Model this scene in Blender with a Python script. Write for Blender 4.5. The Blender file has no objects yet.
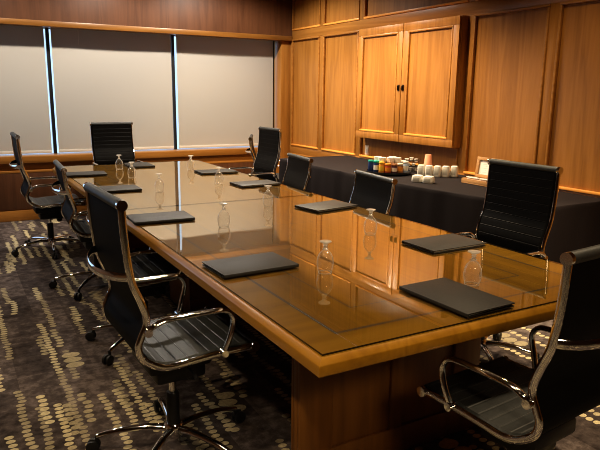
import bpy, bmesh, math, random
from mathutils import Vector, Matrix
random.seed(7)
S = bpy.context.scene
COL = S.collection
PI = math.pi

# ------------------------------------------------------------------ materials
def newmat(name):
    m = bpy.data.materials.new(name); m.use_nodes = True
    nt = m.node_tree; b = nt.nodes['Principled BSDF']
    return m, nt, b

def plain(name, col, rough=.5, metal=0., coat=0., noise=0.06, scale=30., spec=.5, bump=0.):
    m, nt, b = newmat(name)
    N = nt.nodes; L = nt.links
    tc = N.new('ShaderNodeTexCoord'); nz = N.new('ShaderNodeTexNoise')
    nz.inputs['Scale'].default_value = scale; nz.inputs['Detail'].default_value = 4
    L.new(tc.outputs['Object'], nz.inputs['Vector'])
    rp = N.new('ShaderNodeValToRGB')
    rp.color_ramp.elements[0].position = .3; rp.color_ramp.elements[1].position = .7
    rp.color_ramp.elements[0].color = tuple(max(0, c*(1-noise)) for c in col) + (1,)
    rp.color_ramp.elements[1].color = tuple(min(1, c*(1+noise)) for c in col) + (1,)
    L.new(nz.outputs['Fac'], rp.inputs['Fac']); L.new(rp.outputs['Color'], b.inputs['Base Color'])
    b.inputs['Roughness'].default_value = rough; b.inputs['Metallic'].default_value = metal
    b.inputs['Coat Weight'].default_value = coat; b.inputs['Specular IOR Level'].default_value = spec
    if bump:
        bp = N.new('ShaderNodeBump'); bp.inputs['Strength'].default_value = bump; bp.inputs['Distance'].default_value = .002
        L.new(nz.outputs['Fac'], bp.inputs['Height']); L.new(bp.outputs['Normal'], b.inputs['Normal'])
    return m

def wood(name, dark, mid, light, axis='z', rough=.38, coat=.15, s=1.0):
    m, nt, b = newmat(name); N = nt.nodes; L = nt.links
    tc = N.new('ShaderNodeTexCoord'); mp = N.new('ShaderNodeMapping')
    sc = {'x': (.35, 5, 5), 'y': (5, .35, 5), 'z': (5, 5, .35)}[axis]
    mp.inputs['Scale'].default_value = tuple(v*s for v in sc)
    L.new(tc.outputs['Object'], mp.inputs['Vector'])
    n1 = N.new('ShaderNodeTexNoise'); n1.inputs['Scale'].default_value = 1.3; n1.inputs['Detail'].default_value = 3
    n1.inputs['Distortion'].default_value = .6
    L.new(mp.outputs['Vector'], n1.inputs['Vector'])
    # cathedral rings: repeat the slow noise
    mu = N.new('ShaderNodeMath'); mu.operation = 'MULTIPLY'; mu.inputs[1].default_value = 9
    L.new(n1.outputs['Fac'], mu.inputs[0])
    pp = N.new('ShaderNodeMath'); pp.operation = 'PINGPONG'; pp.inputs[1].default_value = 1
    L.new(mu.outputs[0], pp.inputs[0])
    n2 = N.new('ShaderNodeTexNoise'); n2.inputs['Scale'].default_value = 9; n2.inputs['Detail'].default_value = 6
    n2.inputs['Roughness'].default_value = .7
    L.new(mp.outputs['Vector'], n2.inputs['Vector'])
    mx = N.new('ShaderNodeMath'); mx.operation = 'MULTIPLY_ADD'; mx.inputs[1].default_value = .34
    L.new(pp.outputs[0], mx.inputs[0])
    m2 = N.new('ShaderNodeMath'); m2.operation = 'MULTIPLY'; m2.inputs[1].default_value = .62
    L.new(n2.outputs['Fac'], m2.inputs[0]); L.new(m2.outputs[0], mx.inputs[2])
    rp = N.new('ShaderNodeValToRGB'); e = rp.color_ramp.elements
    e[0].position = .22; e[0].color = dark + (1,)
    e[1].position = .85; e[1].color = light + (1,)
    k = e.new(.5); k.color = mid + (1,)
    L.new(mx.outputs[0], rp.inputs['Fac']); L.new(rp.outputs['Color'], b.inputs['Base Color'])
    b.inputs['Roughness'].default_value = rough; b.inputs['Coat Weight'].default_value = coat
    b.inputs['Coat Roughness'].default_value = .25
    return m

OAK = ((.285, .120, .022), (.37, .162, .033), (.44, .202, .047))
def oak(name, axis, k=1.0):
    return wood(name, *[tuple(c*k for c in t) for t in OAK], axis=axis)
M = {}
M['oak_z'] = oak('oak_vertical', 'z'); M['oak_y'] = oak('oak_along_wall', 'y', 1.05); M['oak_x'] = oak('oak_across', 'x', .9)
M['oak_mould'] = oak('oak_moulding', 'y', 1.02); M['oak_ledge_lit'] = oak('oak_ledge_lit', 'y', 2.3); M['oak_trim'] = oak('oak_header_trim', 'x', .6); M['oak_mouldz'] = oak('oak_moulding_vertical', 'z', 1.15)  # ledge oak is brightened: light from above painted into its colour
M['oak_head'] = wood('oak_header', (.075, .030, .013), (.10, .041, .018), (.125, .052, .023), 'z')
M['table_edge'] = wood('table_edge', (.23, .104, .007), (.30, .142, .011), (.36, .178, .018), 'y', rough=.3, coat=.25)
M['table_top'] = wood('table_veneer', (.12, .058, .0035), (.16, .078, .005), (.19, .097, .008), 'y', rough=.4)
M['table_band'] = wood('table_border_veneer', (.14, .069, .0045), (.18, .090, .0065), (.21, .108, .010), 'x', rough=.4)
for k_ in ('table_top', 'table_band'): M[k_].node_tree.nodes['Principled BSDF'].inputs['Specular IOR Level'].default_value = .1; M[k_].node_tree.nodes['Principled BSDF'].inputs['Coat Weight'].default_value = 0
M['inlay'] = plain('inlay_ebony', (.02, .010, .004), .5)
M['table_base'] = wood('table_base', (.17, .066, .010), (.22, .088, .014), (.26, .110, .020), 'z', rough=.45)
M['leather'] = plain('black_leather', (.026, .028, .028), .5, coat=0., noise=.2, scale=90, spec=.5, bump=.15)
M['leather_back'] = plain('black_leather_back', (.0035, .0032, .0032), .6, noise=.2, scale=90, spec=.10)  # darker copy of the seat leather: shade on the rear put into colour
M['leather_shaded'] = plain('black_leather_shaded', (.0042, .0040, .0038), .5, noise=.2, scale=90, spec=.10, bump=.1)  # backrest front: seat leather darkened, its shade put into the colour
M['seam_highlight'] = plain('black_leather_seam_highlight', (.040, .042, .041), .45, noise=.1, scale=90, spec=.5)  # seam faces paler than the pads: highlight on the welts painted in
M['chrome'] = plain('chrome', (.86, .86, .86), .07, metal=1., noise=.02)
M['black_plastic'] = plain('black_plastic', (.010, .010, .011), .4, noise=.1)
M['rubber'] = plain('caster_rubber', (.008, .008, .008), .55)
M['pad'] = plain('padfolio_leather', (.022, .0205, .0195), .55, noise=.15, scale=120, spec=.3, bump=.2)
M['paper'] = plain('notepad_paper', (.55, .52, .45), .8)
M['cloth'] = plain('black_tablecloth', (.0175, .0135, .0150), .85, noise=.25, scale=200, spec=.2)
M['blind'] = plain('blind_fabric', (.52, .46, .385), .9, noise=.025, scale=300, spec=.1)
def translucent(name, col, amount):
    m = plain(name, col, .9, noise=.02, scale=300, spec=.05); nt = m.node_tree; N = nt.nodes; L = nt.links
    b = N['Principled BSDF']; t = N.new('ShaderNodeBsdfTranslucent'); t.inputs['Color'].default_value = (.9, .86, .78, 1)
    mx = N.new('ShaderNodeMixShader'); mx.inputs[0].default_value = amount
    L.new(b.outputs[0], mx.inputs[1]); L.new(t.outputs[0], mx.inputs[2])
    L.new(mx.outputs[0], N['Material Output'].inputs['Surface']); return m
M['hem'] = translucent('blind_hem', (.75, .70, .62), .30)  # paler than the fabric: daylight leaking under the blind put into its colour
M['blind'] = translucent('blind_fabric', (.50, .46, .40), .20)
M['dark_frame'] = plain('window_frame_dark', (.012, .010, .010), .5)
M['white'] = plain('white_ceramic', (.80, .76, .68), .3, noise=.01)
M['grey_card'] = plain('grey_print', (.56, .53, .47), .6)
M['ceiling'] = plain('ceiling_paint', (.13, .085, .045), .9, noise=.02)
M['plaster'] = plain('brown_wall_covering', (.16, .09, .05), .8)
M['tray'] = plain('black_tray', (.02, .021, .027), .3)
M['teal'] = plain('teal_lid', (.03, .42, .33), .4); M['navy'] = plain('navy_tin', (.02, .04, .13), .35)
M['orange'] = plain('orange_label', (.75, .28, .03), .4); M['red'] = plain('red_label', (.45, .05, .025), .4)
M['yellow'] = plain('yellow_label', (.78, .50, .06), .4); M['plum'] = plain('plum_label', (.10, .03, .05), .4)
M['skyblue'] = plain('pale_blue_label', (.45, .55, .70), .4); M['brown'] = plain('brown_label', (.35, .15, .06), .4)
M['pink'] = plain('peach_paper_cup', (.75, .34, .20), .6); M['cuppale'] = plain('pale_paper_cup', (.80, .66, .52), .6)
M['teabox'] = wood('light_box_wood', (.40, .20, .07), (.52, .28, .11), (.62, .36, .16), 'y', s=2)
M['brass'] = plain('dark_bronze', (.05, .028, .015), .35, metal=.8)

def fresnel_glass(name, tint, ior, rough=.0, double=True, refl=(1, 1, 1)):
    m = bpy.data.materials.new(name); m.use_nodes = True
    nt = m.node_tree; N = nt.nodes; L = nt.links; N.clear()
    o = N.new('ShaderNodeOutputMaterial'); mix = N.new('ShaderNodeMixShader')
    tr = N.new('ShaderNodeBsdfTransparent'); tr.inputs['Color'].default_value = tint + (1,)
    gl = N.new('ShaderNodeBsdfGlossy'); gl.inputs['Roughness'].default_value = rough
    gl.inputs['Color'].default_value = tuple(refl) + (1,)
    fr = N.new('ShaderNodeFresnel'); fr.inputs['IOR'].default_value = ior
    ge = N.new('ShaderNodeNewGeometry'); iv = N.new('ShaderNodeMix')
    iv.inputs['A'].default_value = ior; iv.inputs['B'].default_value = 1/ior
    L.new(ge.outputs['Backfacing'], iv.inputs['Factor']); L.new(iv.outputs['Result'], fr.inputs['IOR'])
    src = fr.outputs[0]
    if double:   # front and back face of a thin sheet together: 2F/(1+F)
        a = N.new('ShaderNodeMath'); a.operation = 'ADD'; a.inputs[1].default_value = 1; L.new(src, a.inputs[0])
        d = N.new('ShaderNodeMath'); d.operation = 'DIVIDE'; L.new(src, d.inputs[0]); L.new(a.outputs[0], d.inputs[1])
        t = N.new('ShaderNodeMath'); t.operation = 'MULTIPLY'; t.inputs[1].default_value = 2; L.new(d.outputs[0], t.inputs[0])
        src = t.outputs[0]
    L.new(src, mix.inputs[0]); L.new(tr.outputs[0], mix.inputs[1]); L.new(gl.outputs[0], mix.inputs[2])
    L.new(mix.outputs[0], o.inputs['Surface'])
    return m
M['sheet_glass'] = fresnel_glass('sheet_glass', (.95, .96, .93), 1.52, .003, True, (1., .93, .80))
M['sheet_edge'] = plain('glass_edge_dark', (.012, .012, .008), .2)
M['window_glass'] = fresnel_glass('window_glass', (.97, .98, 1.), 1.3, 0., False)
def clear_glass(name, body, edge, rough):
    """thin clear glass: see-through face-on, whitened towards its outline to paint in glints"""
    m = bpy.data.materials.new(name); m.use_nodes = True
    nt = m.node_tree; N = nt.nodes; L = nt.links; N.clear()
    o = N.new('ShaderNodeOutputMaterial'); tr = N.new('ShaderNodeBsdfTransparent'); tr.inputs['Color'].default_value = (.99, .99, .98, 1)
    g1 = N.new('ShaderNodeBsdfGlossy'); g1.inputs['Roughness'].default_value = .02
    g2 = N.new('ShaderNodeBsdfGlossy'); g2.inputs['Roughness'].default_value = rough
    df = N.new('ShaderNodeBsdfTranslucent'); df.inputs['Color'].default_value = (.9, .88, .84, 1)
    d2 = N.new('ShaderNodeBsdfDiffuse'); d2.inputs['Color'].default_value = (.9, .88, .84, 1)
    ad = N.new('ShaderNodeMixShader'); L.new(df.outputs[0], ad.inputs[1]); L.new(d2.outputs[0], ad.inputs[2])
    a = N.new('ShaderNodeMixShader'); a.inputs[0].default_value = .55; L.new(g2.outputs[0], a.inputs[1]); L.new(ad.outputs[0], a.inputs[2])
    lw = N.new('ShaderNodeLayerWeight'); lw.inputs['Blend'].default_value = .5
    pw = N.new('ShaderNodeMath'); pw.operation = 'POWER'; pw.inputs[1].default_value = 2.6; L.new(lw.outputs['Facing'], pw.inputs[0])
    ma = N.new('ShaderNodeMath'); ma.use_clamp = True; ma.operation = 'MULTIPLY_ADD'; ma.inputs[1].default_value = edge; ma.inputs[2].default_value = body
    L.new(pw.outputs[0], ma.inputs[0])
    mx = N.new('ShaderNodeMixShader'); L.new(ma.outputs[0], mx.inputs[0]); L.new(tr.outputs[0], mx.inputs[1]); L.new(a.outputs[0], mx.inputs[2])
    m2 = N.new('ShaderNodeMixShader'); m2.inputs[0].default_value = .05; L.new(mx.outputs[0], m2.inputs[1]); L.new(g1.outputs[0], m2.inputs[2])
    L.new(m2.outputs[0], o.inputs['Surface']); return m
M['goblet'] = clear_glass('goblet_glass', .05, 1.1, .10)
M['goblet_thick'] = clear_glass('goblet_thick_glass', .52, .45, .15)  # stem, foot and rim whitened throughout: bright glints put into the colour

def carpet():
    m, nt, b = newmat('patterned_carpet'); N = nt.nodes; L = nt.links
    tc = N.new('ShaderNodeTexCoord')
    sep = N.new('ShaderNodeSeparateXYZ'); L.new(tc.outputs['Object'], sep.inputs[0])
    def math_(op, a, bb=None, c=None):
        n = N.new('ShaderNodeMath'); n.operation = op
        for i, v in enumerate((a, bb, c)):
            if v is None: continue
            if isinstance(v, (int, float)): n.inputs[i].default_value = v
            else: L.new(v, n.inputs[i])
        return n.outputs[0]
    def comb(x, y, z=0.):
        n = N.new('ShaderNodeCombineXYZ')
        for i, v in enumerate((x, y, z)):
            if isinstance(v, (int, float)): n.inputs[i].default_value = v
            else: L.new(v, n.inputs[i])
        return n.outputs[0]
    def white(v):
        n = N.new('ShaderNodeTexWhiteNoise'); n.noise_dimensions = '2D'; L.new(v, n.inputs['Vector']); return n.outputs['Value']
    def noise(v, s, det=3, rough=.5):
        n = N.new('ShaderNodeTexNoise'); n.inputs['Scale'].default_value = s; n.inputs['Detail'].default_value = det
        n.inputs['Roughness'].default_value = rough
        L.new(v, n.inputs['Vector']); return n.outputs['Fac']
    X, Y = sep.outputs[0], sep.outputs[1]
    def dots(cx, cy, gate_len, thr, seed, rx, ry, off=0.):
        fx = math_('DIVIDE', math_('ADD', X, off), cx); ix = math_('FLOOR', fx)
        # stagger columns along y by a random shift
        sh = white(comb(ix, seed + .5))
        fy = math_('ADD', math_('DIVIDE', Y, cy), sh); iy = math_('FLOOR', fy)
        u = math_('SUBTRACT', math_('SUBTRACT', fx, ix), .5); v = math_('SUBTRACT', math_('SUBTRACT', fy, iy), .5)
        j = math_('MULTIPLY', math_('SUBTRACT', white(comb(ix, iy)), .5), .22)
        u = math_('ADD', u, j)
        d = math_('ADD', math_('POWER', math_('DIVIDE', math_('ABSOLUTE', u), rx), 2.), math_('POWER', math_('DIVIDE', math_('ABSOLUTE', v), ry), 2.))
        inside = math_('LESS_THAN', d, 1.)
        seg = math_('FLOOR', math_('ADD', math_('DIVIDE', iy, gate_len), math_('MULTIPLY', white(comb(ix, seed + 9.5)), 7.)))
        gate = math_('GREATER_THAN', white(comb(math_('ADD', ix, seed * 3.1), seg)), thr)
        tone = math_('ADD', .35, math_('MULTIPLY', white(comb(math_('ADD', ix, 31.), seg)), .65))
        return math_('MULTIPLY', math_('MULTIPLY', inside, gate), tone)
    d1 = dots(.072, .037, 11., .56, 2., .27, .41)
    d2 = dots(.115, .072, 3., .95, 5., .42, .47, .03)
    d3 = dots(.088, .045, 7., .80, 11., .24, .40, .031)
    dd = math_('MAXIMUM', math_('MAXIMUM', d1, d2), d3)
    obj = tc.outputs['Object']
    fib = noise(obj, 260., 2); mot = noise(obj, 16., 5, .65)
    big = noise(comb(math_('MULTIPLY', X, 3.2), math_('MULTIPLY', Y, 1.1)), 1.6, 2)
    # soft rectangular blocks of darker pile
    blk = white(comb(math_('FLOOR', math_('DIVIDE', X, .19)), math_('FLOOR', math_('DIVIDE', Y, .47))))
    g = math_('ADD', math_('MULTIPLY', mot, .80), math_('ADD', math_('MULTIPLY', blk, .16), math_('MULTIPLY', big, .25)))
    rp = N.new('ShaderNodeValToRGB'); e = rp.color_ramp.elements
    e[0].position = .40; e[0].color = (.026, .020, .019, 1)
    e[1].position = .82; e[1].color = (.175, .142, .130, 1)
    k = e.new(.60); k.color = (.066, .052, .048, 1)
    L.new(g, rp.inputs['Fac'])
    worn = math_('MULTIPLY', dd, math_('ADD', .15, math_('MULTIPLY', noise(obj, 60., 3, .7), 1.5)))
    worn = math_('MINIMUM', worn, 1.)
    mx = N.new('ShaderNodeMix'); mx.data_type = 'RGBA'
    L.new(worn, mx.inputs['Factor']); L.new(rp.outputs['Color'], mx.inputs['A'])
    mx.inputs['B'].default_value = (.54, .46, .28, 1)
    L.new(mx.outputs['Result'], b.inputs['Base Color'])
    b.inputs['Roughness'].default_value = .95; b.inputs['Specular IOR Level'].default_value = .1
    bp = N.new('ShaderNodeBump'); bp.inputs['Strength'].default_value = .5; bp.inputs['Distance'].default_value = .004
    L.new(fib, bp.inputs['Height']); L.new(bp.outputs['Normal'], b.inputs['Normal'])
    return m
M['carpet'] = carpet()

# ------------------------------------------------------------------ mesh helpers
class MB:
    def __init__(s): s.v = []; s.f = []; s.mi = []
    def add(s, vs, fs, mi=0):
        o = len(s.v); s.v += [tuple(p) for p in vs]
        for f in fs: s.f.append([i + o for i in f]); s.mi.append(mi)
    def box(s, x0, x1, y0, y1, z0, z1, bev=0., mi=0, mat=None):
        bm = bmesh.new()
        bmesh.ops.create_cube(bm, size=1)
        for v in bm.verts:
            v.co = Vector(((x0 + x1)/2 + v.co.x*(x1 - x0), (y0 + y1)/2 + v.co.y*(y1 - y0), (z0 + z1)/2 + v.co.z*(z1 - z0)))
        if bev: bmesh.ops.bevel(bm, geom=bm.edges[:], offset=bev, segments=2, affect='EDGES', profile=.5)
        if mat: bm.transform(mat)
        bm.verts.index_update()
        s.add([v.co for v in bm.verts], [[v.index for v in f.verts] for f in bm.faces], mi); bm.free()
        return s
    def lathe(s, prof, c=(0, 0, 0), n=20, caps=True, mi=0, mat=None):
        vs = []; fs = []
        for (r, z) in prof:
            for k in range(n):
                a = 2*PI*k/n; p = Vector((r*math.cos(a), r*math.sin(a), z))
                if mat: p = mat @ p
                vs.append(p + Vector(c))
        for i in range(len(prof) - 1):
            for k in range(n):
                fs.append([i*n + k, i*n + (k + 1) % n, (i + 1)*n + (k + 1) % n, (i + 1)*n + k])
        if caps:
            fs.append(list(range(n))[::-1]); fs.append([(len(prof) - 1)*n + k for k in range(n)])
        s.add(vs, fs, mi); return s
    def tube(s, pts, r, n=10, ref=None, ry=None, mi=0):
        """round or oval tube; ry = radius along ref direction"""
        pts = [Vector(p) for p in pts]; N_ = len(pts)
        rs = r if isinstance(r, (list, tuple)) else [r]*N_
        rys = ry if isinstance(ry, (list, tuple)) else ([ry]*N_ if ry else rs)
        vs = []; fs = []; up = Vector(ref) if ref else None
        prev = None
        for i, p in enumerate(pts):
            t = (pts[min(i + 1, N_ - 1)] - pts[max(i - 1, 0)]).normalized()
            if up: a = (up - t*up.dot(t)).normalized()
            else:
                if prev is None:
                    q = Vector((0, 0, 1)) if abs(t.z) < .9 else Vector((1, 0, 0)); a = (q - t*q.dot(t)).normalized()
                else: a = (prev - t*prev.dot(t)).normalized()
            prev = a; b2 = t.cross(a)
            for k in range(n):
                th = 2*PI*k/n
                vs.append(p + a*(math.cos(th)*rys[i]) + b2*(math.sin(th)*rs[i]))
        for i in range(N_ - 1):
            for k in range(n):
                fs.append([i*n + k, i*n + (k + 1) % n, (i + 1)*n + (k + 1) % n, (i + 1)*n + k])
        fs.append(list(range(n))[::-1]); fs.append([(N_ - 1)*n + k for k in range(n)])
        s.add(vs, fs, mi); return s
    def build(s, name, mats, parent=None, smooth=True, ang=40, loc=None):
        me = bpy.data.meshes.new(name); me.from_pydata(s.v, [], s.f)
        bm = bmesh.new(); bm.from_mesh(me); bmesh.ops.recalc_face_normals(bm, faces=bm.faces[:]); bm.to_mesh(me); bm.free()
        ms = mats if isinstance(mats, (list, tuple)) else [mats]
        for m in ms: me.materials.append(M[m] if isinstance(m, str) else m)
        for p, i in zip(me.polygons, s.mi): p.material_index = i
        if smooth:
            for p in me.polygons: p.use_smooth = True
            me.set_sharp_from_angle(angle=math.radians(ang))
        o = bpy.data.objects.new(name, me); COL.objects.link(o)
        if parent: o.parent = parent
        if loc: o.location = loc
        return o

def catmull(pts, n=6):
    P = [Vector(p) for p in pts]; out = []
    for i in range(len(P) - 1):
        p0 = P[max(i - 1, 0)]; p1 = P[i]; p2 = P[i + 1]; p3 = P[min(i + 2, len(P) - 1)]
        for k in range(n):
            t = k/n
            out.append(.5*((2*p1) + (p2 - p0)*t + (2*p0 - 5*p1 + 4*p2 - p3)*t*t + (-p0 + 3*p1 - 3*p2 + p3)*t**3))
    out.append(P[-1]); return out

def tag(o, label=None, cat=None, group=None, kind=None):
    if label: o['label'] = label
    if cat: o['category'] = cat
    if group: o['group'] = group
    if kind: o['kind'] = kind
    return o
def thing(name, label, cat, loc=(0, 0, 0), rz=0., group=None):
    o = bpy.data.objects.new(name, None); COL.objects.link(o); o.empty_display_size = .1
    o.location = loc; o.rotation_euler = (0, 0, rz)
    return tag(o, label, cat, group)
def struct(o): o['kind'] = 'structure'; return o
def copy_tree(o, parent=None):
    c = o.copy(); COL.objects.link(c)
    if parent: c.parent = parent
    for ch in list(o.children): copy_tree(ch, c)
    return c

# ------------------------------------------------------------------ the room
XL, XR, YF, YW, ZC = -2.3, 4.1, -2.4, 7.55, 3.05
struct(MB().box(XL, XR, YF, YW + .3, -.08, 0).build('floor', 'carpet', smooth=False))
struct(MB().box(XL, XR, YF, YW + .3, ZC, ZC + .08).build('ceiling', 'ceiling', smooth=False))
struct(MB().box(XL - .1, XL, YF, YW + .3, 0, ZC).build('wall_left', 'plaster', smooth=False))
struct(MB().box(XL - .1, XR + .1, YF - .1, YF, 0, ZC).build('wall_front', 'plaster', smooth=False))

# right wall: recessed oak panels framed by stiles, rails and mouldings
wr = struct(MB().box(XR + .018, XR + .1, YF, YW + .3, 0, ZC).build('wall_right', 'oak_z', smooth=False))
stiles = [7.5, 6.70, 5.86, 4.19, 3.31, 2.44, 1.57, .70, -.17, -1.04, -1.91]
zr = [(0, .13), (.66, .765), (2.165, 2.275), (2.97, ZC)]
for (a, b_) in zr:
    struct(MB().box(XR, XR + .018, YF, YW, a, b_, .003).build('rail', 'oak_y', wr))
for y in stiles:
    w = .045 if y != 7.5 else .03
    for (a, b_) in ((.13, .66), (.765, 2.165), (2.275, 2.97)):
        struct(MB().box(XR, XR + .018, y - w, y + w, a, b_, .003).build('stile', 'oak_z', wr))
for i in range(len(stiles) - 1):
    y1, y0 = stiles[i] - .045, stiles[i + 1] + .045
    for (a, b_) in ((.13, .66), (.765, 2.165), (2.275, 2.97)):
        mb = MB(); w = .022; d0, d1 = XR - .012, XR + .018
        struct(MB().box(d0, d1, y0, y1, a, a + w, .006).build('panel_ledge', 'oak_ledge_lit', wr)); mb.box(d0, d1, y0, y1, b_ - w, b_, .006)
        mb.box(d0, d1, y0, y0 + w, a + w, b_ - w, .006); mb.box(d0, d1, y1 - w, y1, a + w, b_ - w, .006)
        struct(mb.build('panel_moulding', 'oak_mould', wr))
struct(MB().box(XR - .014, XR, YF, YW, 0, .11, .004).build('baseboard_right', 'oak_y'))

# window wall
YB = 7.68                               # plane of the blinds
wb = struct(MB().box(XL, XR + .018, YW, YW + .3, 0, .66).build('wall_back', 'oak_x', smooth=False))
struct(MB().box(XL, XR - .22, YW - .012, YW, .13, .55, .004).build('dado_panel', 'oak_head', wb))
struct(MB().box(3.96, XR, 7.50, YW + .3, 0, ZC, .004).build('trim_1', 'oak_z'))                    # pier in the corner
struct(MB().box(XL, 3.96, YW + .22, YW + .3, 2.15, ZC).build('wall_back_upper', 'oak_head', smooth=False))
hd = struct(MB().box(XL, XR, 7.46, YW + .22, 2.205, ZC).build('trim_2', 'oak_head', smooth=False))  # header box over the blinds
struct(MB().box(XL, XR, 7.445, 7.60, 2.145, 2.205, .006).build('trim_3', 'oak_trim'))                  # its lower moulding
struct(MB().box(XL, 3.96, 7.51, YW + .24, .655, .735, .008).build('trim_4', 'oak_x'))               # window sill with apron
struct(MB().box(XL, 3.96, 7.535, YW, .545, .575, .006).build('trim_5', 'oak_x'))                   # moulding under the apron
struct(MB().box(XL, 3.96, 7.53, YW, 0, .12, .005).build('baseboard_back', 'oak_x'))
mull = [-1.84, -.37, 1.075, 2.54]
edges = [XL] + mull + [3.96]
for i in range(5):
    x0, x1 = edges[i] + .018, edges[i + 1] - .018
    w = MB().box(x0 - .036 if i else x0, x0, 7.72, 7.76, .735, 2.2).build('window_%d' % (i + 1), 'dark_frame', smooth=False); struct(w)
    struct(MB().box(x0, x1, 7.735, 7.741, .735, 2.2).build('pane', 'window_glass', w, smooth=False))
struct(MB().box(3.942, 3.96, 7.72, 7.76, .735, 2.2).build('trim_6', 'dark_frame', smooth=False))
bl_lab = ['beige roller blind at the far left, cut off by the picture edge', 'beige roller blind behind the high-backed chair at the head of the table',
          'beige roller blind nearest the wood-panelled wall, in the corner']
for i, (x0, x1) in enumerate(((-.325, 1.03), (1.105, 2.50), (2.57, 3.925))):
    t = thing('roller_blind', bl_lab[i], 'blind', ((x0 + x1)/2, YB, .76), 0, 'roller blinds on the window wall')
    h = (x1 - x0)/2
    mb = MB(); n = 14
    vs = []; fs = []
    for k in range(n + 1):
        x = -h + 2*h*k/n; y = .004*math.cos(PI*(k/n - .5)*2)
        vs += [(x, y, .0), (x, y, 1.44), (x, y + .0015, 1.44), (x, y + .0015, .0)]
    for k in range(n):
        o = k*4; q = o + 4
        fs += [[o, q, q + 1, o + 1], [o + 3, o + 2, q + 2, q + 3], [o + 1, q + 1, q + 2, o + 2]]
    mb.add(vs, fs); mb.build('fabric', 'blind', t)
    MB().box(-h, h, -.010, .012, -.012, .022, .004).build('hem_bar', 'hem', t)
    MB().tube([(-h, .03, 1.415), (h, .03, 1.415)], .024, 12).build('roller_tube', 'hem', t)
    if i == 1: MB().tube([(-.40 + .65*0, -.012, 1.40), (-.402, -.012, 1.22)], .0018, 6).build('pale_strand', 'hem', t)  # thin pale upright line in front of the middle blind
for x0, x1 in ((XL + .02, -1.88), (-1.795, -.415)):
    pass

# wall cabinet with two panelled doors
cab = thing('wall_cabinet', 'shallow oak wall cabinet with two panelled doors above the black-clothed side table', 'cabinet', (XR, 5.02, .99))
y0, y1, zt = -.81, .745, 1.168
MB().box(-.085, -.0005, y0, y1, 0, zt, .003).build('carcass', 'oak_z', cab)
for (a, b_, sgn) in ((y0 + .004, -.034, -1), (-.026, y1 - .004, 1)):
    mb = MB(); fw = .075
    mb.box(-.107, -.086, a, b_, .004, .004 + fw, .003); mb.box(-.107, -.086, a, b_, zt - .004 - fw, zt - .004, .003)
    mb.box(-.107, -.086, a, a + fw, .004 + fw, zt - .004 - fw, .003); mb.box(-.107, -.086, b_ - fw, b_, .004 + fw, zt - .004 - fw, .003)
    d = mb.build('door', 'oak_z', cab)
    mb = MB(); w = .02; p0, p1, q0, q1 = a + fw, b_ - fw, .004 + fw, zt - .004 - fw
    MB().box(-.094, -.086, p0, p1, q0, q1).build('door_panel', M['oak_z'], d, smooth=False)
    MB().box(-.112, -.088, p0, p1, q0, q0 + w, .006).build('panel_ledge', 'oak_ledge_lit', d); mb.box(-.112, -.088, p0, p1, q1 - w, q1, .006)
    mb.box(-.112, -.088, p0, p0 + w, q0 + w, q1 - w, .006); mb.box(-.112, -.088, p1 - w, p1, q0 + w, q1 - w, .006)
    mb.build('panel_moulding', 'oak_mould', d)
    ky = -.065 if sgn < 0 else .005
    mb = MB(); mb.box(-.114, -.107, ky - .016, ky + .016, .515, .575, .003); mb.box(-.128, -.113, ky - .006, ky + .006, .52, .565, .004)
    mb.build('handle', 'brass', d)

# ------------------------------------------------------------------ conference table
TX0, TX1, TY0, TY1, TZ = .859, 2.305, 1.37, 6.265, .75
TC = ((TX0 + TX1)/2, (TY0 + TY1)/2)
table = thing('conference_table', 'long brown wooden conference table with a glass top and rounded golden edge', 'table', (TC[0], TC[1], 0))
hx, hy = (TX1 - TX0)/2, (TY1 - TY0)/2
zt = TZ - .006
MB().box(-hx, hx, -hy, hy, zt - .035, zt - .0008).build('tabletop', 'table_top', table, smooth=False)
# border veneer and dark inlay lines lie in the veneer surface
def frame_quads(a, b_, z):
    vs = []; fs = []
    for d in (a, b_):
        vs += [(-hx + d, -hy + d, z), (hx - d, -hy + d, z), (hx - d, hy - d, z), (-hx + d, hy - d, z)]
    for k in range(4): fs.append([k, (k + 1) % 4, 4 + (k + 1) % 4, 4 + k])
    return vs, fs
mb = MB(); mb.add(*frame_quads(.0, .125, zt - .0005)); mb.build('border_veneer', 'table_band', table, smooth=False)
mb = MB(); mb.add(*frame_quads(.125, .137, zt - .0003)); mb.add(*frame_quads(.30, .306, zt - .0003))
for yy in (-.83, .80): mb.add([(-hx + .306, yy, zt - .0003), (hx - .306, yy, zt - .0003), (hx - .306, yy + .006, zt - .0003), (-hx + .306, yy + .006, zt - .0003)], [[0, 1, 2, 3]])
mb.build('inlay_line', 'inlay', table, smooth=False)
for (a, b_) in ((-hy, 3.792 - TC[1] - .0015), (3.792 - TC[1] + .0015, hy)):
    g = MB(); z0, z1 = zt, TZ; x0, x1 = -hx + .004, hx - .004; a2 = a + (.004 if a == -hy else 0); b2 = b_ - (.004 if b_ == hy else 0)
    g.add([(x0, a2, z1), (x1, a2, z1), (x1, b2, z1), (x0, b2, z1)], [[0, 1, 2, 3]], 0)
    g.add([(x0, a2, z0), (x1, a2, z0), (x1, b2, z0), (x0, b2, z0), (x0, a2, z1), (x1, a2, z1), (x1, b2, z1), (x0, b2, z1)],
          [[0, 1, 5, 4], [1, 2, 6, 5], [2, 3, 7, 6], [3, 0, 4, 7]], 1)
    g.build('glass_sheet', ['sheet_glass', 'sheet_edge'], table, smooth=False)
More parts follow.
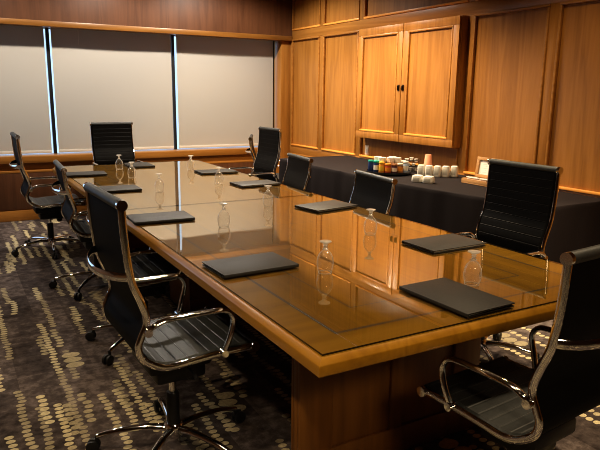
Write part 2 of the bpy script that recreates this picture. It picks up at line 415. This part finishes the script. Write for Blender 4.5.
# rounded edge swept round the top
prof = [(0, zt - .001), (.004, zt), (.0205, zt - .015), (.0225, zt - .019), (.0225, zt - .049), (.018, zt - .053), (-.04, zt - .053), (-.04, zt - .036), (0, zt - .036)]
for (p, q, ax) in (((-1, -1), (1, -1), 'oak'), ((1, -1), (1, 1), ''), ((1, 1), (-1, 1), ''), ((-1, 1), (-1, -1), '')):
    vs = []; fs = []
    for (sx, sy) in (p, q):
        for (o, z) in prof: vs.append((sx*(hx + o), sy*(hy + o), z))
    n = len(prof)
    for k in range(n): fs.append([k, (k + 1) % n, n + (k + 1) % n, n + k])
    mb = MB(); mb.add(vs, fs); mb.build('edge_moulding', 'table_edge', table, ang=32)
# underframe and panelled pedestals
MB().box(-hx + .25, hx - .25, -hy + .14, hy - .14, .655, zt - .036).build('underframe', 'table_base', table, smooth=False)
def pedestal(x0, x1, y0, y1, panel_front=False):
    p = MB().box(x0, x1, y0, y1, .0, .655, .006).build('pedestal', 'table_base', table)
    mb = MB()
    for s_, yy in ((-1, y0), (1, y1)):
        mb = MB()
        for (a, b_, c, d) in ((x0, x1, 0, .12), (x0, x1, .60, .655), (x0, x0 + .15, .12, .60), (x1 - .15, x1, .12, .60),
                              ((x0 + x1)/2 - .03, (x0 + x1)/2 + .03, .12, .60)):
            mb.box(a, b_, min(yy, yy + s_*.016), max(yy, yy + s_*.016), c, d, .004)
        mb.build('pedestal_frame', 'table_base', p)
pedestal(1.035 - TC[0], 1.955 - TC[0], 1.816 - TC[1], 1.85 - TC[1])
pedestal(-.30, .30, 3.72 - TC[1], 4.12 - TC[1])
pedestal(-.40, .40, 5.72 - TC[1], 5.86 - TC[1])
MB().box(-.06, .06, 1.93 - TC[1], 5.72 - TC[1], .25, .655).build('stretcher_beam', 'table_base', table, smooth=False)

# ------------------------------------------------------------------ chairs
PROF = [(-.236, 1.098), (-.232, 1.003), (-.225, .916), (-.212, .826), (-.187, .758), (-.169, .700), (-.168, .662), (-.186, .621),
        (-.199, .579), (-.180, .529), (-.101, .484), (.013, .487), (.12, .492), (.235, .493), (.262, .490)]
def make_chair(label, mid):
    t = thing('office_chair', label, 'office chair')
    pr = list(PROF)
    aw = .23
    if mid:
        pr = [(-.222, .955), (-.218, .900), (-.208, .826), (-.187, .758), (-.169, .700), (-.168, .662)] + pr[7:]; aw = .265
    path = catmull([(x, 0, z) for x, z in pr], 8)
    # arc length resample
    L_ = [0.]
    for i in range(1, len(path)): L_.append(L_[-1] + (path[i] - path[i - 1]).length)
    def at(s):
        s = max(0, min(L_[-1], s))
        for i in range(1, len(path)):
            if L_[i] >= s:
                k = (s - L_[i - 1])/max(1e-9, L_[i] - L_[i - 1]); return path[i - 1].lerp(path[i], k)
        return path[-1]
    def nrm(s):
        d = (at(s + .004) - at(s - .004)).normalized(); return Vector((-d.z, 0, d.x)) * -1 if False else Vector((-d.z, 0, d.x))
    # split point = lowest part of the rear bend
    ss = min((abs((at(s) - Vector((-.175, 0, .523))).length), s) for s in [k*L_[-1]/300 for k in range(301)])[1]
    per = .0435 if not mid else .045
    def sling(name, s0, s1, parent):
        mb = MB(); vs = []; fs = []
        n = int((s1 - s0)/per + .5); p_ = (s1 - s0)/n; K = 14
        ys = [-aw + .006, -aw + .016, -aw*.5, 0, aw*.5, aw - .016, aw - .006]; ny = len(ys)
        rows = []
        for i in range(n*K + 1):
            s = s0 + (s1 - s0)*i/(n*K); f = (i % K)/K; f = .5 - .5*math.copysign(abs(1 - 2*f)**.8, 1 - 2*f)
            bulge = (.4 if mid and name == 'backrest' else 1.)*(.0075*min(1, 16*f*(1 - f))**.5 if i % K else .0088)
            rows.append((at(s), nrm(s), bulge))
        for (p, nn, bg) in rows:
            for j, y in enumerate(ys):
                e = 0 if j in (0, ny - 1) else 1
                q = p + nn*(.006*e + bg*e + .002); vs.append((q.x, y, q.z))
        o = len(vs)
        for (p, nn, bg) in rows:
            for j, y in enumerate(ys):
                q = p - nn*.006; vs.append((q.x, y, q.z))
        R_ = len(rows)
        for i in range(R_ - 1):
            for j in range(ny - 1):
                a = i*ny + j
                fs.append([a, a + 1, a + ny + 1, a + ny]); 
            fs.append([i*ny, (i + 1)*ny, o + (i + 1)*ny, o + i*ny]); fs.append([i*ny + ny - 1, o + i*ny + ny - 1, o + (i + 1)*ny + ny - 1, (i + 1)*ny + ny - 1])
        mb.add(vs, fs, 0)
        q_ = 0
        for i in range(R_ - 1):
            for j in range(ny - 1):
                if i % K in (0, K - 1) and 0 < i < R_ - 2: mb.mi[q_] = 2
                q_ += 1
            q_ += 2
        fb = []
        for i in range(R_ - 1):
            for j in range(ny - 1):
                a = o + i*ny + j; fb.append([a, a + ny, a + ny + 1, a + 1])
        mb.f += fb; mb.mi += [1]*len(fb)
        mb.f.append(list(range(ny)) + [o + j for j in range(ny)][::-1]); mb.mi.append(0)
        e = (R_ - 1)*ny
        mb.f.append([e + j for j in range(ny)] + [o + e + j for j in range(ny)][::-1]); mb.mi.append(0)
        return mb.build(name, ['leather' if name == 'seat' else 'leather_shaded', 'leather_back', 'seam_highlight' if name == 'seat' else 'leather_shaded'], parent, ang=32)
    br = sling('backrest', .012, ss, t); br['upper'] = 1
    st = sling('seat', ss, L_[-1] - .012, t)
    top = path[0]; fr = path[-1]
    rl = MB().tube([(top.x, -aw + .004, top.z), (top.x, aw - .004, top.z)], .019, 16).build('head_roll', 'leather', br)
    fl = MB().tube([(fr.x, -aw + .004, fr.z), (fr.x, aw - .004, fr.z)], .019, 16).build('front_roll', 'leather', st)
    for s_ in (-1, 1):
        y = s_*aw
        f = MB(); f.tube([(p.x, y, p.z) for p in path], .0135, 10, ref=(0, 1, 0), ry=.0085)
        sf = f.build('side_frame', 'chrome', t)
        for q in (top, fr):
            MB().tube([(q.x, y - s_*.004, q.z), (q.x, y + s_*.012, q.z)], .0195, 16).build('end_cap', 'chrome', sf)
        dz = -.05 if mid else -.034
        ap = [(-.168, .672), (-.150, .694), (-.120, .706), (-.08, .710), (.018, .710), (.10, .709), (.138, .700), (.158, .674), (.160, .645), (.146, .577), (.124, .497)]
        ap = [(x, z + dz*min(1, max(0, (z - .50)/.15))) for x, z in ap]
        pts = catmull([(x, y + s_*(.022 if 0 < i < len(ap) - 1 else .010), z) for i, (x, z) in enumerate(ap)], 6)
        ar = MB().tube(pts, .0105, 10, ref=(0, 1, 0), ry=.013).build('armrest', 'chrome', t)
        for q in (pts[0], pts[-1]):
            MB().tube([(q.x, y - s_*.004, q.z), (q.x, y + s_*.028, q.z)], .015, 12).build('bolt', 'chrome', ar)
    zb = .845 if not mid else .80
    xb = [p.x for p in path if abs(p.z - zb) < .02][0]
    bow = [Vector((xb - .075*math.sin(PI*k/16)**.6, -aw + 2*aw*k/16, zb - .012*math.sin(PI*k/16))) for k in range(17)]
    MB().tube(bow, .006, 8, ref=(0, 0, 1), ry=.016).build('back_stretcher', 'chrome', t)
    # tilt mechanism with seat braces, lever and tension knob
    m = MB(); m.box(-.13, .13, -.12, .12, .400, .464, .016); m.box(-.09, .12, -.08, .08, .335, .41, .016)
    for x in (-.085, .085): m.tube([(x, -aw + .008, .482), (x, -.12, .462), (x, .12, .462), (x, aw - .008, .482)], .011, 8)
    mech = m.build('tilt_mechanism', 'black_plastic', t)
    MB().lathe([(.018, 0), (.026, .008), (.026, .045), (.02, .052)], (.085, 0, .298), 14).build('tension_knob', 'black_plastic', mech)
    MB().tube([(.01, -.07, .432), (.01, -.20, .428), (.01, -.25, .418)], [.005, .005, .009], 8).build('lever', 'black_plastic', mech)
    gl = MB().lathe([(.0275, .075), (.0275, .255), (.024, .262), (.0145, .263), (.0145, .40)], (0, 0, 0), 18).build('gas_lift', ['black_plastic', 'chrome'], t)
    for p in gl.data.polygons:
        if p.center.z > .27: p.material_index = 1
    hub = MB().lathe([(.034, .062), (.040, .07), (.040, .115), (.032, .125)], (0, 0, 0), 20).build('base_hub', 'chrome', t)
    for k in range(5):
        pts = catmull([(.030, 0, .098), (.10, 0, .104), (.22, 0, .094), (.315, 0, .070)], 5)
        nn = len(pts)
        leg = MB().tube(pts, [.016 - .006*i/(nn - 1) for i in range(nn)], 10, ref=(0, 1, 0), ry=[.019 - .008*i/(nn - 1) for i in range(nn)])
        leg = leg.build('base_leg', 'chrome', t); leg.rotation_euler = (0, 0, 2*PI*k/5)
        c = MB(); c.tube([(.315, 0, .075), (.315, 0, .050)], .009, 8)
        for s_ in (-1, 1):
            a = Matrix.Translation((.332, s_*.013, .0275)) @ Matrix.Rotation(PI/2, 4, 'X')
            c.lathe([(.018, -.009), (.0265, -.007), (.0275, 0), (.0265, .007), (.018, .009)], (0, 0, 0), 16, mat=a)
        c.box(.308, .345, -.007, .007, .03, .058, .004)
        c.build('caster', 'rubber', leg)
    return t
GRP = 'black ribbed leather office chairs round the table'
tall = make_chair('black high-backed ribbed office chair nearest on the left, seen from behind, its whole chrome base showing', False)
midc = make_chair('black low-backed ribbed office chair on the left of the table, third from the front, beside the far-left chair', True)
UPPER = ('seat', 'backrest', 'side_frame', 'armrest', 'back_stretcher', 'tilt_mechanism')
first = {False: True, True: True}
def place(mid, x, y, heading, lift, swivel, label):
    src = midc if mid else tall
    if first[mid]: o = src; first[mid] = False
    else: o = copy_tree(src)
    pending.append((o, x, y, heading, lift, swivel, label))
pending = []
HI, LO = False, True
place(HI, .705, 2.28, 2, 0, 10, 'black high-backed office chair nearest on the left side, its ribbed seat turned toward the table')
place(LO, .905, 3.44, 0, -.03, 2, 'black low-backed office chair mostly hidden behind the nearest left-hand chair')
place(LO, .895, 4.68, -3, -.022, 20, 'black low-backed office chair on the left, second from the window, seen edge-on')
place(HI, .74, 5.98, 0, -.025, 50, 'black high-backed office chair at the far left place, its back edge-on by the windows')
place(HI, 1.63, 6.98, -88, 0, 10, 'black high-backed office chair at the head of the table, ribbed front facing the camera')
place(HI, 2.70, 5.80, 181, -.005, 0, 'black high-backed office chair at the far right end of the table, near the room corner')
place(LO, 2.517, 4.85, 172, -.055, 14, 'black low-backed office chair on the right side, second from the far corner')
place(LO, 2.370, 3.51, 173, -.055, 30, 'black low-backed office chair on the right side, in front of the condiment carousel')
place(HI, 2.515, 2.33, 181, -.005, -12, 'black high-backed ribbed office chair nearest on the right side, its front facing the table')
place(HI, 1.652, 1.302, 95.5, -.06, 25, 'black high-backed office chair at the near end, cut off by the right picture edge')
place(LO, 3.27, 6.47, 333, 0, 33, 'black office chair in the far corner, mostly hidden behind the chair at the table')
for (o, x, y, hd_, lift, sw, lab) in pending:
    o.location = (x, y, 0); o.rotation_euler = (0, 0, math.radians(hd_)); o['label'] = lab; o['group'] = GRP
    k = 0
    for ch in o.children:
        nm = ch.name.split('.')[0]
        if nm in UPPER: ch.location.z = lift
        if nm == 'base_leg': ch.rotation_euler = (0, 0, math.radians(sw) + 2*PI*k/5); k += 1
for o in bpy.data.objects:
    if 'upper' in o: del o['upper']

# ------------------------------------------------------------------ things on the conference table
def make_pad(lab):
    t = thing('padfolio', lab, 'padfolio')
    MB().box(-.115, .115, -.172, .172, 0, .004, .0015).build('back_cover', 'pad', t)
    MB().box(-.108, .110, -.165, .165, .0042, .0100, .0008).build('notepad', 'paper', t)
    mb = MB(); mb.box(-.116, .116, -.173, .173, .0102, .0148, .002); mb.box(-.1175, -.1085, -.173, .173, .001, .0148, .003)
    mb.build('front_cover', 'pad', t)
    return t
pads = [(1.062, 2.285, 92, 'closed black padfolio at the nearest left-hand place'),
        (1.02, 3.42, 87, 'closed black padfolio second on the left side, behind the nearest left chair'),
        (1.035, 4.59, 88, 'closed black padfolio third on the left side, before the pair of far goblets'),
        (1.00, 5.55, 86, 'closed black padfolio at the far left place'),
        (1.60, 6.02, 178, 'closed black padfolio at the head of the table, before the front-facing chair'),
        (2.10, 5.24, 268, 'closed black padfolio at the far right place'),
        (2.10, 4.41, 272, 'closed black padfolio second from the far end on the right'),
        (2.085, 3.31, 280, 'closed black padfolio third from the far end on the right, before a low-backed chair'),
        (2.075, 2.20, 271, 'closed black padfolio nearest on the right side, before the ribbed high-backed chair'),
        (1.548, 1.567, 2, 'closed black padfolio at the near end, closest to the camera')]
pad0 = None
for (x, y, a, lab) in pads:
    p = make_pad(lab) if pad0 is None else copy_tree(pad0)
    pad0 = pad0 or p
    p.location = (x, y, TZ + .0004); p.rotation_euler = (0, 0, math.radians(a)); p['label'] = lab; p['group'] = 'black padfolios set round the table'

def make_goblet(lab):
    t = thing('goblet', lab, 'goblet')
    h = .134
    outer = [(.0275, 0), (.0315, .015), (.0345, .032), (.0350, .046), (.0325, .064), (.026, .079), (.0165, .0905), (.009, .0965)]
    inner = []
    mb = MB(); mb.lathe(outer, n=28, caps=False)
    mb.build('bowl', 'goblet', t)
    st = [(.0085, .0960), (.0125, .1005), (.0085, .1045), (.0065, .108), (.0085, .1115), (.0110, .1145), (.0075, .118), (.0095, .122), (.017, .1262), (.0245, .1295), (.0248, .1325), (.018, h)]
    mb = MB(); mb.lathe(st, n=28)
    mb.build('stem_and_foot', 'goblet_thick', t)
    mb = MB(); mb.lathe([(.0264, .0004), (.0280, .0), (.0283, .0018), (.0276, .0024), (.0264, .0018)], n=28, caps=False)
    mb.build('rim', 'goblet_thick', t)
    return t
gl = [(1.297, 2.06, 'upside-down goblet right of the nearest left padfolio'),
      (1.881, 2.55, 'upside-down goblet left of the nearest right padfolio, in front of a low chair'),
      (1.725, 1.66, 'upside-down goblet behind the padfolio at the near end'),
      (1.261, 3.048, 'upside-down goblet standing just behind the nearest left padfolio'),
      (1.765, 3.516, 'upside-down goblet at mid table, against the corner reflection'),
      (1.851, 4.565, 'upside-down goblet left of the far right padfolios, by the reflected gap between blinds'),
      (1.958, 5.521, 'upside-down goblet farthest on the right, before the window sill'),
      (1.304, 4.37, 'upside-down goblet behind the second left padfolio'),
      (1.318, 5.196, 'upside-down goblet right of a pair, behind the third left padfolio'),
      (1.363, 5.823, 'upside-down goblet farthest left, in front of the head chair')]
g0 = None
for (x, y, lab) in gl:
    g = make_goblet(lab) if g0 is None else copy_tree(g0)
    g0 = g0 or g
    g.location = (x, y, TZ + .0003); g.rotation_euler = (0, 0, x*7); g['label'] = lab; g['group'] = 'upside-down goblets on the table'

# ------------------------------------------------------------------ side table under a black cloth
sidet = thing('side_table', 'long side table under a floor-length black cloth against the panelled wall', 'side table', (3.67, 4.75, 0))
def cloth_mesh():
    mb = MB()
    # outline of the top, going round: front edge is a little angled, as two folding tables meet
    pts = []
    fx = lambda y: 3.20 + (.10*max(0, (4.2 - y))/1.6)**1.0*1.6 if y < 4.2 else 3.20
    ys = [6.07 - k*(6.07 - 2.66)/120 for k in range(121)]
    for y in ys: pts.append((3.20 if y > 4.0 else 3.20 + .24*((4.0 - y)/1.34)**1.5, y))
    x_end = pts[-1][0]
    for k in range(1, 25): pts.append((x_end + (4.075 - x_end)*k/24, 2.66))
    n = len(pts); rings = []
    vs = []; fs = []
    for j, (z, amp) in enumerate(((.752, 0), (.7515, 0), (.744, .2), (.72, .35), (.55, .7), (.3, .9), (.02, 1.0))):
        for i, (x, y) in enumerate(pts):
            a = pts[max(i - 1, 0)]; b_ = pts[min(i + 1, n - 1)]
            d = Vector((b_[0] - a[0], b_[1] - a[1], 0)).normalized(); nn = Vector((d.y, -d.x, 0))
            if nn.x > 0 and i < 121: nn = -nn
            if i >= 121: nn = Vector((0, -1, 0))
            s = i*.030
            w = .006*math.sin(s*9.) + .005*math.sin(s*17.3 + 1) + .003*math.sin(s*31 + 2)
            off = (.004 if j > 1 else (.0 if j == 0 else .002)) + amp*(w + .010)
            vs.append((x + nn.x*off - 3.67, y + nn.y*off - 4.75, z))
    J = 7
    for j in range(J - 1):
        for i in range(n - 1): fs.append([j*n + i, j*n + i + 1, (j + 1)*n + i + 1, (j + 1)*n + i])
    bk = len(vs)
    for y in ys: vs.append((4.075 - 3.67, y - 4.75, .752))
    for i in range(120): fs.append([i, bk + i, bk + i + 1, i + 1])
    fs.append([120 + k for k in range(25)] + [bk + 120])
    mb.add(vs, fs); return mb
MB().box(3.235 - 3.67, 4.08 - 3.67, 4.02 - 4.75, 6.04 - 4.75, .715, .7505, .004).build('tabletop', 'table_base', sidet)
MB().box(3.46 - 3.67, 4.08 - 3.67, 2.70 - 4.75, 4.0 - 4.75, .715, .7505, .004).build('tabletop', 'table_base', sidet)
for (x, y) in ((3.5, 5.9), (3.98, 5.9), (3.5, 4.15), (3.98, 4.15), (3.55, 3.85), (3.98, 3.85), (3.55, 2.85), (3.98, 2.85)):
    MB().tube([(x - 3.67, y - 4.75, 0), (x - 3.67, y - 4.75, .715)], .014, 10).build('leg', 'black_plastic', sidet)
cl = cloth_mesh().build('tablecloth', 'cloth', None, ang=60, loc=(3.67, 4.75, 0))
tag(cl, 'black floor-length cloth draped over the long side table', 'tablecloth')

# ------------------------------------------------------------------ coffee things on the side table
ZT = .7535
UX, UY = Vector((.74, -.67, 0)), Vector((.67, .74, 0))     # along the carousel's front, and away from it
CT = Vector((3.50, 4.50, ZT))
def on_tray(u, v): p = CT + UX*u + UY*v; return (p.x, p.y, ZT + .017)
tr = thing('carousel_tray', 'round black tray holding tea tins and jars on the side table', 'tray', CT)
MB().lathe([(.09, 0), (.10, .006), (.200, .008), (.208, .014), (.208, .030), (.201, .030), (.199, .0165), (.001, .0165)], n=40).build('tray', 'tray', tr)
MB().lathe([(.0, .013), (.012, .013), (.012, .13), (.020, .135), (.020, .15), (.0, .155)][1:], n=14).build('post', 'tray', tr)
def jar(u, v, r, h, body, lid, lab, grp, cat='jar', lidh=.018, band=None):
    t = thing('condiment_jar', lab, cat, on_tray(u, v), 0, grp)
    MB().lathe([(r*.94, 0), (r, .004), (r, h - lidh - .006), (r*.9, h - lidh)], n=18).build('body', body, t)
    MB().lathe([(r*.96, h - lidh), (r*1.02, h - lidh + .002), (r*1.02, h - .003), (r*.95, h)], n=18).build('lid', lid, t)
    if band: MB().lathe([(r*1.012, h*.22), (r*1.012, h*.62)], n=18, caps=False).build('paper_label', band, t)
G1 = 'tins and jars on the carousel tray'
jar(-.160, -.025, .026, .105, 'navy', 'teal', 'navy tin with a teal lid, leftmost on the black tray', G1)
jar(-.105, -.065, .026, .105, 'navy', 'teal', 'navy tin with a teal lid and white label, second from left on the tray', G1, band='white')
jar(-.052, -.105, .027, .100, 'orange', 'yellow', 'orange jar with a yellow lid, left of the red jars on the tray', G1, band='yellow')
jar(.005, -.120, .028, .088, 'red', 'orange', 'red jar with an orange lid, front centre of the tray', G1, band='orange')
jar(.062, -.110, .027, .086, 'plum', 'brown', 'plum jar with a pale label, right of the front centre of the tray', G1, band='cuppale')
jar(.112, -.080, .026, .090, 'brown', 'cuppale', 'brown jar with a cream lid, between plum jar and blue tub', G1, band='orange')
jar(.158, -.035, .026, .105, 'skyblue', 'white', 'pale blue tub with a white lid, rightmost on the tray', G1, band='white')
jar(.135, .025, .026, .105, 'navy', 'white', 'dark blue tin behind the pale blue tub on the tray', G1, band='skyblue')
def cup_prof(r0, r1, h): return [(r1, 0), (r1*1.03, .003), (r1, .006), (r0, h - .002), (r0*.92, h)]
for k, (u, v) in enumerate(((-.100, .005), (-.055, -.050), (.020, -.052), (.080, -.025), (.030, .060))):
    t = thing('white_cup_stack', ['stack of white lids at the left of the tray, behind the orange jar', 'stack of white lids behind the orange and red jars',
        'stack of white lids in the middle of the tray', 'stack of white lids behind the plum jar', 'stack of white lids at the back of the tray'][k], 'lids', on_tray(u, v), 0, 'white lid stacks on the tray')
    mb = MB(); pr = []
    for q in range(6): pr += [(.033, .10 + q*.006), (.036, .101 + q*.006), (.036, .104 + q*.006), (.033, .1055 + q*.006)]
    mb.lathe(pr, n=18); mb.build('lids', 'white', t)
    MB().lathe([(.030, 0), (.033, .10)], n=18).build('cup', 'cuppale', t)
# black wire caddy with creamer pods
bc = thing('wire_caddy', 'black wire caddy of creamers behind the peach cup stack', 'caddy', (3.80, 4.54, ZT), -.8)
mb = MB()
for z in (.004, .055, .11): mb.tube([(-.07, -.05, z), (.07, -.05, z), (.07, .05, z), (-.07, .05, z), (-.07, -.05, z)], .003, 6)
for k in range(6):
    x = -.07 + .028*k
    for y in (-.05, .05): mb.tube([(x, y, .004), (x, y, .11)], .0025, 6)
mb.build('rack', 'black_plastic', bc)
MB().box(-.068, .068, -.048, .048, 0, .006).build('floor_plate', 'black_plastic', bc)
for k, (x, y, z) in enumerate(((-.045, -.02, .008), (0, -.022, .008), (.045, -.02, .008), (-.024, -.02, .05), (.024, -.02, .05), (-.045, .02, .09), (.0, .02, .1), (.045, .01, .09))):
    p = bc.matrix_basis @ Vector((x, y, z)); c = Matrix.Rotation(-.8, 4, 'Z') @ Vector((x, y, 0))
    o = MB().lathe([(.013, 0), (.018, .026), (.0205, .027), (.0205, .030)], n=14).build('creamer_pod', 'white', None, loc=(3.80 + c.x, 4.54 + c.y, ZT + z))
    tag(o, 'small white creamer pod in the black wire caddy', 'creamer', 'creamer pods in the caddy')
# nested peach paper cups, upside down
cs = thing('paper_cup_stack', 'upside-down nested stack of peach paper cups behind the white mugs', 'paper cups', (3.85, 4.36, ZT))
mb = MB(); pr = []
for q in range(5): pr += [(.0415, q*.012), (.0425, q*.012 + .002), (.0415, q*.012 + .004), (.0400, q*.012 + .011)]
MB().lathe(pr, n=22).build('lower_cups', 'cuppale', cs)
MB().lathe([(.0400, .060), (.0420, .062), (.0400, .066), (.0290, .172), (.027, .174)], n=22).build('top_cup', 'pink', cs)
# square white mugs upside down
def mug(x, y, a, lab, grp, h=.098, s=.0315):
    t = thing('mug', lab, 'mug', (x, y, ZT), a, grp)
    mb = MB(); n = 20; prof = [(.92, 0), (.98, .004), (1, .02), (.97, h - .018), (.88, h - .004), (.72, h)]
    vs = []; fs = []
    for (k, z) in prof:
        for i in range(n):
            th = 2*PI*i/n; c, s_ = math.cos(th), math.sin(th)
            r = s*k/((abs(c)**5 + abs(s_)**5)**.2); vs.append((r*c, r*s_, z))
    for j in range(len(prof) - 1):
        for i in range(n): fs.append([j*n + i, j*n + (i + 1) % n, (j + 1)*n + (i + 1) % n, (j + 1)*n + i])
    fs.append([(len(prof) - 1)*n + i for i in range(n)]); fs.append(list(range(n))[::-1])
    mb.add(vs, fs); mb.build('body', 'white', t)
    MB().box(-s*1.01, -s*.985, -s*.6, s*.6, h*.2, h*.72, .0004).build('shaded_side', 'grey_card', t)  # grey panel on one face: side shading put into the colour
    return t
G2 = 'square white mugs upside down on the side table'
for k, (x, y) in enumerate(((3.690, 4.262), (3.722, 4.196), (3.772, 4.140), (3.832, 4.098), (3.906, 4.068))):
    mug(x, y, .55, ['square white mug, leftmost of the back row beside the tray', 'square white mug, second from left in the back row', 'square white mug in the middle of the back row',
        'square white mug, second from right in the back row', 'square white mug, rightmost of the back row'][k], G2)
mug(3.39, 3.955, .5, 'low square white dish in front of the mugs, on the left', 'low white dishes in front of the mugs', .058, .044)
mug(3.43, 3.865, .5, 'low square white dish in front of the mugs, on the right', 'low white dishes in front of the mugs', .058, .044)
# open wooden tea box with a card in its lid
bx = thing('tea_box', 'open light wood tea box with a white card inside its raised lid', 'box', (3.79, 3.61, ZT))
mb = MB(); a, b_, h = .08, .165, .040; w = .011
mb.box(-a, a, -b_, b_, 0, .008, .002); mb.box(-a, -a + w, -b_, b_, .008, h, .002); mb.box(a - w, a, -b_, b_, .008, h, .002)
mb.box(-a + w, a - w, -b_, -b_ + w, .008, h, .002); mb.box(-a + w, a - w, b_ - w, b_, .008, h, .002)
mb.build('tray', 'teabox', bx)
lid = MB(); R_ = Matrix.Translation((a, 0, h)) @ Matrix.Rotation(math.radians(8), 4, 'Y')
lid.box(.0, .010, -b_, b_, .0, .172, .002, mat=R_)
for (p, q, r, s_) in ((-b_, b_, 0, .026), (-b_, b_, .146, .172), (-b_, -b_ + .028, .026, .146), (b_ - .028, b_, .026, .146)):
    lid.box(-.014, .0, p, q, r, s_, .002, mat=R_)
lo = lid.build('lid', 'teabox', bx)
MB().box(-.003, -.0005, -b_ + .029, b_ - .029,   .027, .145, mat=R_).build('white_card', 'white', lo, smooth=False)
mb = MB()
for k in range(5): mb.box(-.0036, -.0031, -.10, .10 - .03*(k % 2), .045 + k*.017, .0475 + k*.017, mat=R_)
mb.build('printed_lines', 'grey_card', lo, smooth=False)
for k in range(4):
    o = MB().box(-.045, .045, -.032, .032, 0, .006, .0015).build('tea_packet', 'white', None, loc=(3.785 + .008*(k % 2), 3.72 - .073*k, ZT + .0405))
    o.rotation_euler = (.05*(-1)**k, .10, .2*(k % 3) - .2)
    MB().box(-.040, .040, -.028, .028, -.0305, 0, .002).build('packet_block', 'cuppale', o)
    tag(o, ['flat white tea packet in the wooden box, at its far end', 'flat white tea packet in the wooden box, second from the far end', 'flat white tea packet in the wooden box, third from the far end',
            'flat white tea packet in the wooden box, at its near end'][k], 'tea packet', 'tea packets in the wooden box')
# small white power outlet under the cabinet's left end
op = thing('wall_outlet', 'small pale power outlet on the panelled wall under the cabinet', 'outlet', (XR + .0175, 5.70, .845))
MB().box(-.006, 0, -.035, .035, -.055, .055, .003).build('plate', 'cuppale', op)
for z in (-.022, .022): MB().box(-.0085, -.0055, -.014, .014, z - .013, z + .013, .002).build('socket', 'white', op)

# ------------------------------------------------------------------ light
W = bpy.data.worlds.new('World'); S.world = W; W.use_nodes = True
bg = W.node_tree.nodes['Background']; bg.inputs['Color'].default_value = (.50, .72, 1., 1); bg.inputs['Strength'].default_value = 1.3
def spot(x, y, power, ang=105, blend=.45, col=(1., .78, .50), r=.05, tx=None, ty=None, z=ZC - .03):
    d = bpy.data.lights.new('downlight_or_fill', 'SPOT'); d.energy = power; d.spot_size = math.radians(ang); d.spot_blend = blend
    d.color = col; d.shadow_soft_size = r
    o = bpy.data.objects.new('downlight_or_fill', d); COL.objects.link(o); o.location = (x, y, z)
    t = Vector((tx if tx is not None else x, ty if ty is not None else y, 0)) - o.location
    o.rotation_euler = t.to_track_quat('-Z', 'Y').to_euler()
    return o
for y, p in ((6.3, 100), (5.2, 225), (4.5, 160), (2.9, 75), (1.2, 130)): spot(2.95, y, p, 114, .6, tx=3.10)
for x, p in ((-.9, 62), (.35, 78), (1.75, 118), (2.9, 140)): spot(x, 6.50, p, 150, .4, col=(1., .92, .82))
for y, p in ((4.6, 75), (1.7, 120), (.2, 90)): spot(-.5, y, p, 105, .5)
for y, p in ((4.6, 42), (3.0, 50), (1.3, 75)): spot(1.55, y, p, 120, .9)
spot(2.95, 2.0, 280, 56, .6)
spot(1.0, -1.6, 230, 60, .8, tx=1.5, ty=1.8, r=.5)  # added fill lamp behind the camera, aimed at the near pedestal

# ------------------------------------------------------------------ camera
cam = bpy.data.cameras.new('camera'); co = bpy.data.objects.new('camera', cam); COL.objects.link(co)
cam.sensor_width = 36; cam.sensor_fit = 'HORIZONTAL'; cam.lens = 612.73/600*36; cam.clip_start = .05
vy = Vector((-56 - 300, -(88 - 225), -612.73)).normalized()
vx = Vector((1400 - 300, -(107 - 225), -612.73)).normalized()
vx = (vx - vy*vx.dot(vy)).normalized(); vz = vx.cross(vy)
R3 = Matrix((vx, vy, vz))               # camera space -> room space
co.matrix_world = Matrix.Translation((0, 0, 1.474)) @ R3.to_4x4()
S.camera = co
S.view_settings.view_transform = 'Standard'; S.view_settings.look = 'Medium High Contrast'
S.view_settings.exposure = .12; S.view_settings.gamma = 1.
S.cycles.filter_width = 1.0
S.cycles.max_bounces = 12; S.cycles.transparent_max_bounces = 16; S.cycles.glossy_bounces = 6
S.cycles.caustics_reflective = False; S.cycles.sample_clamp_indirect = 6.
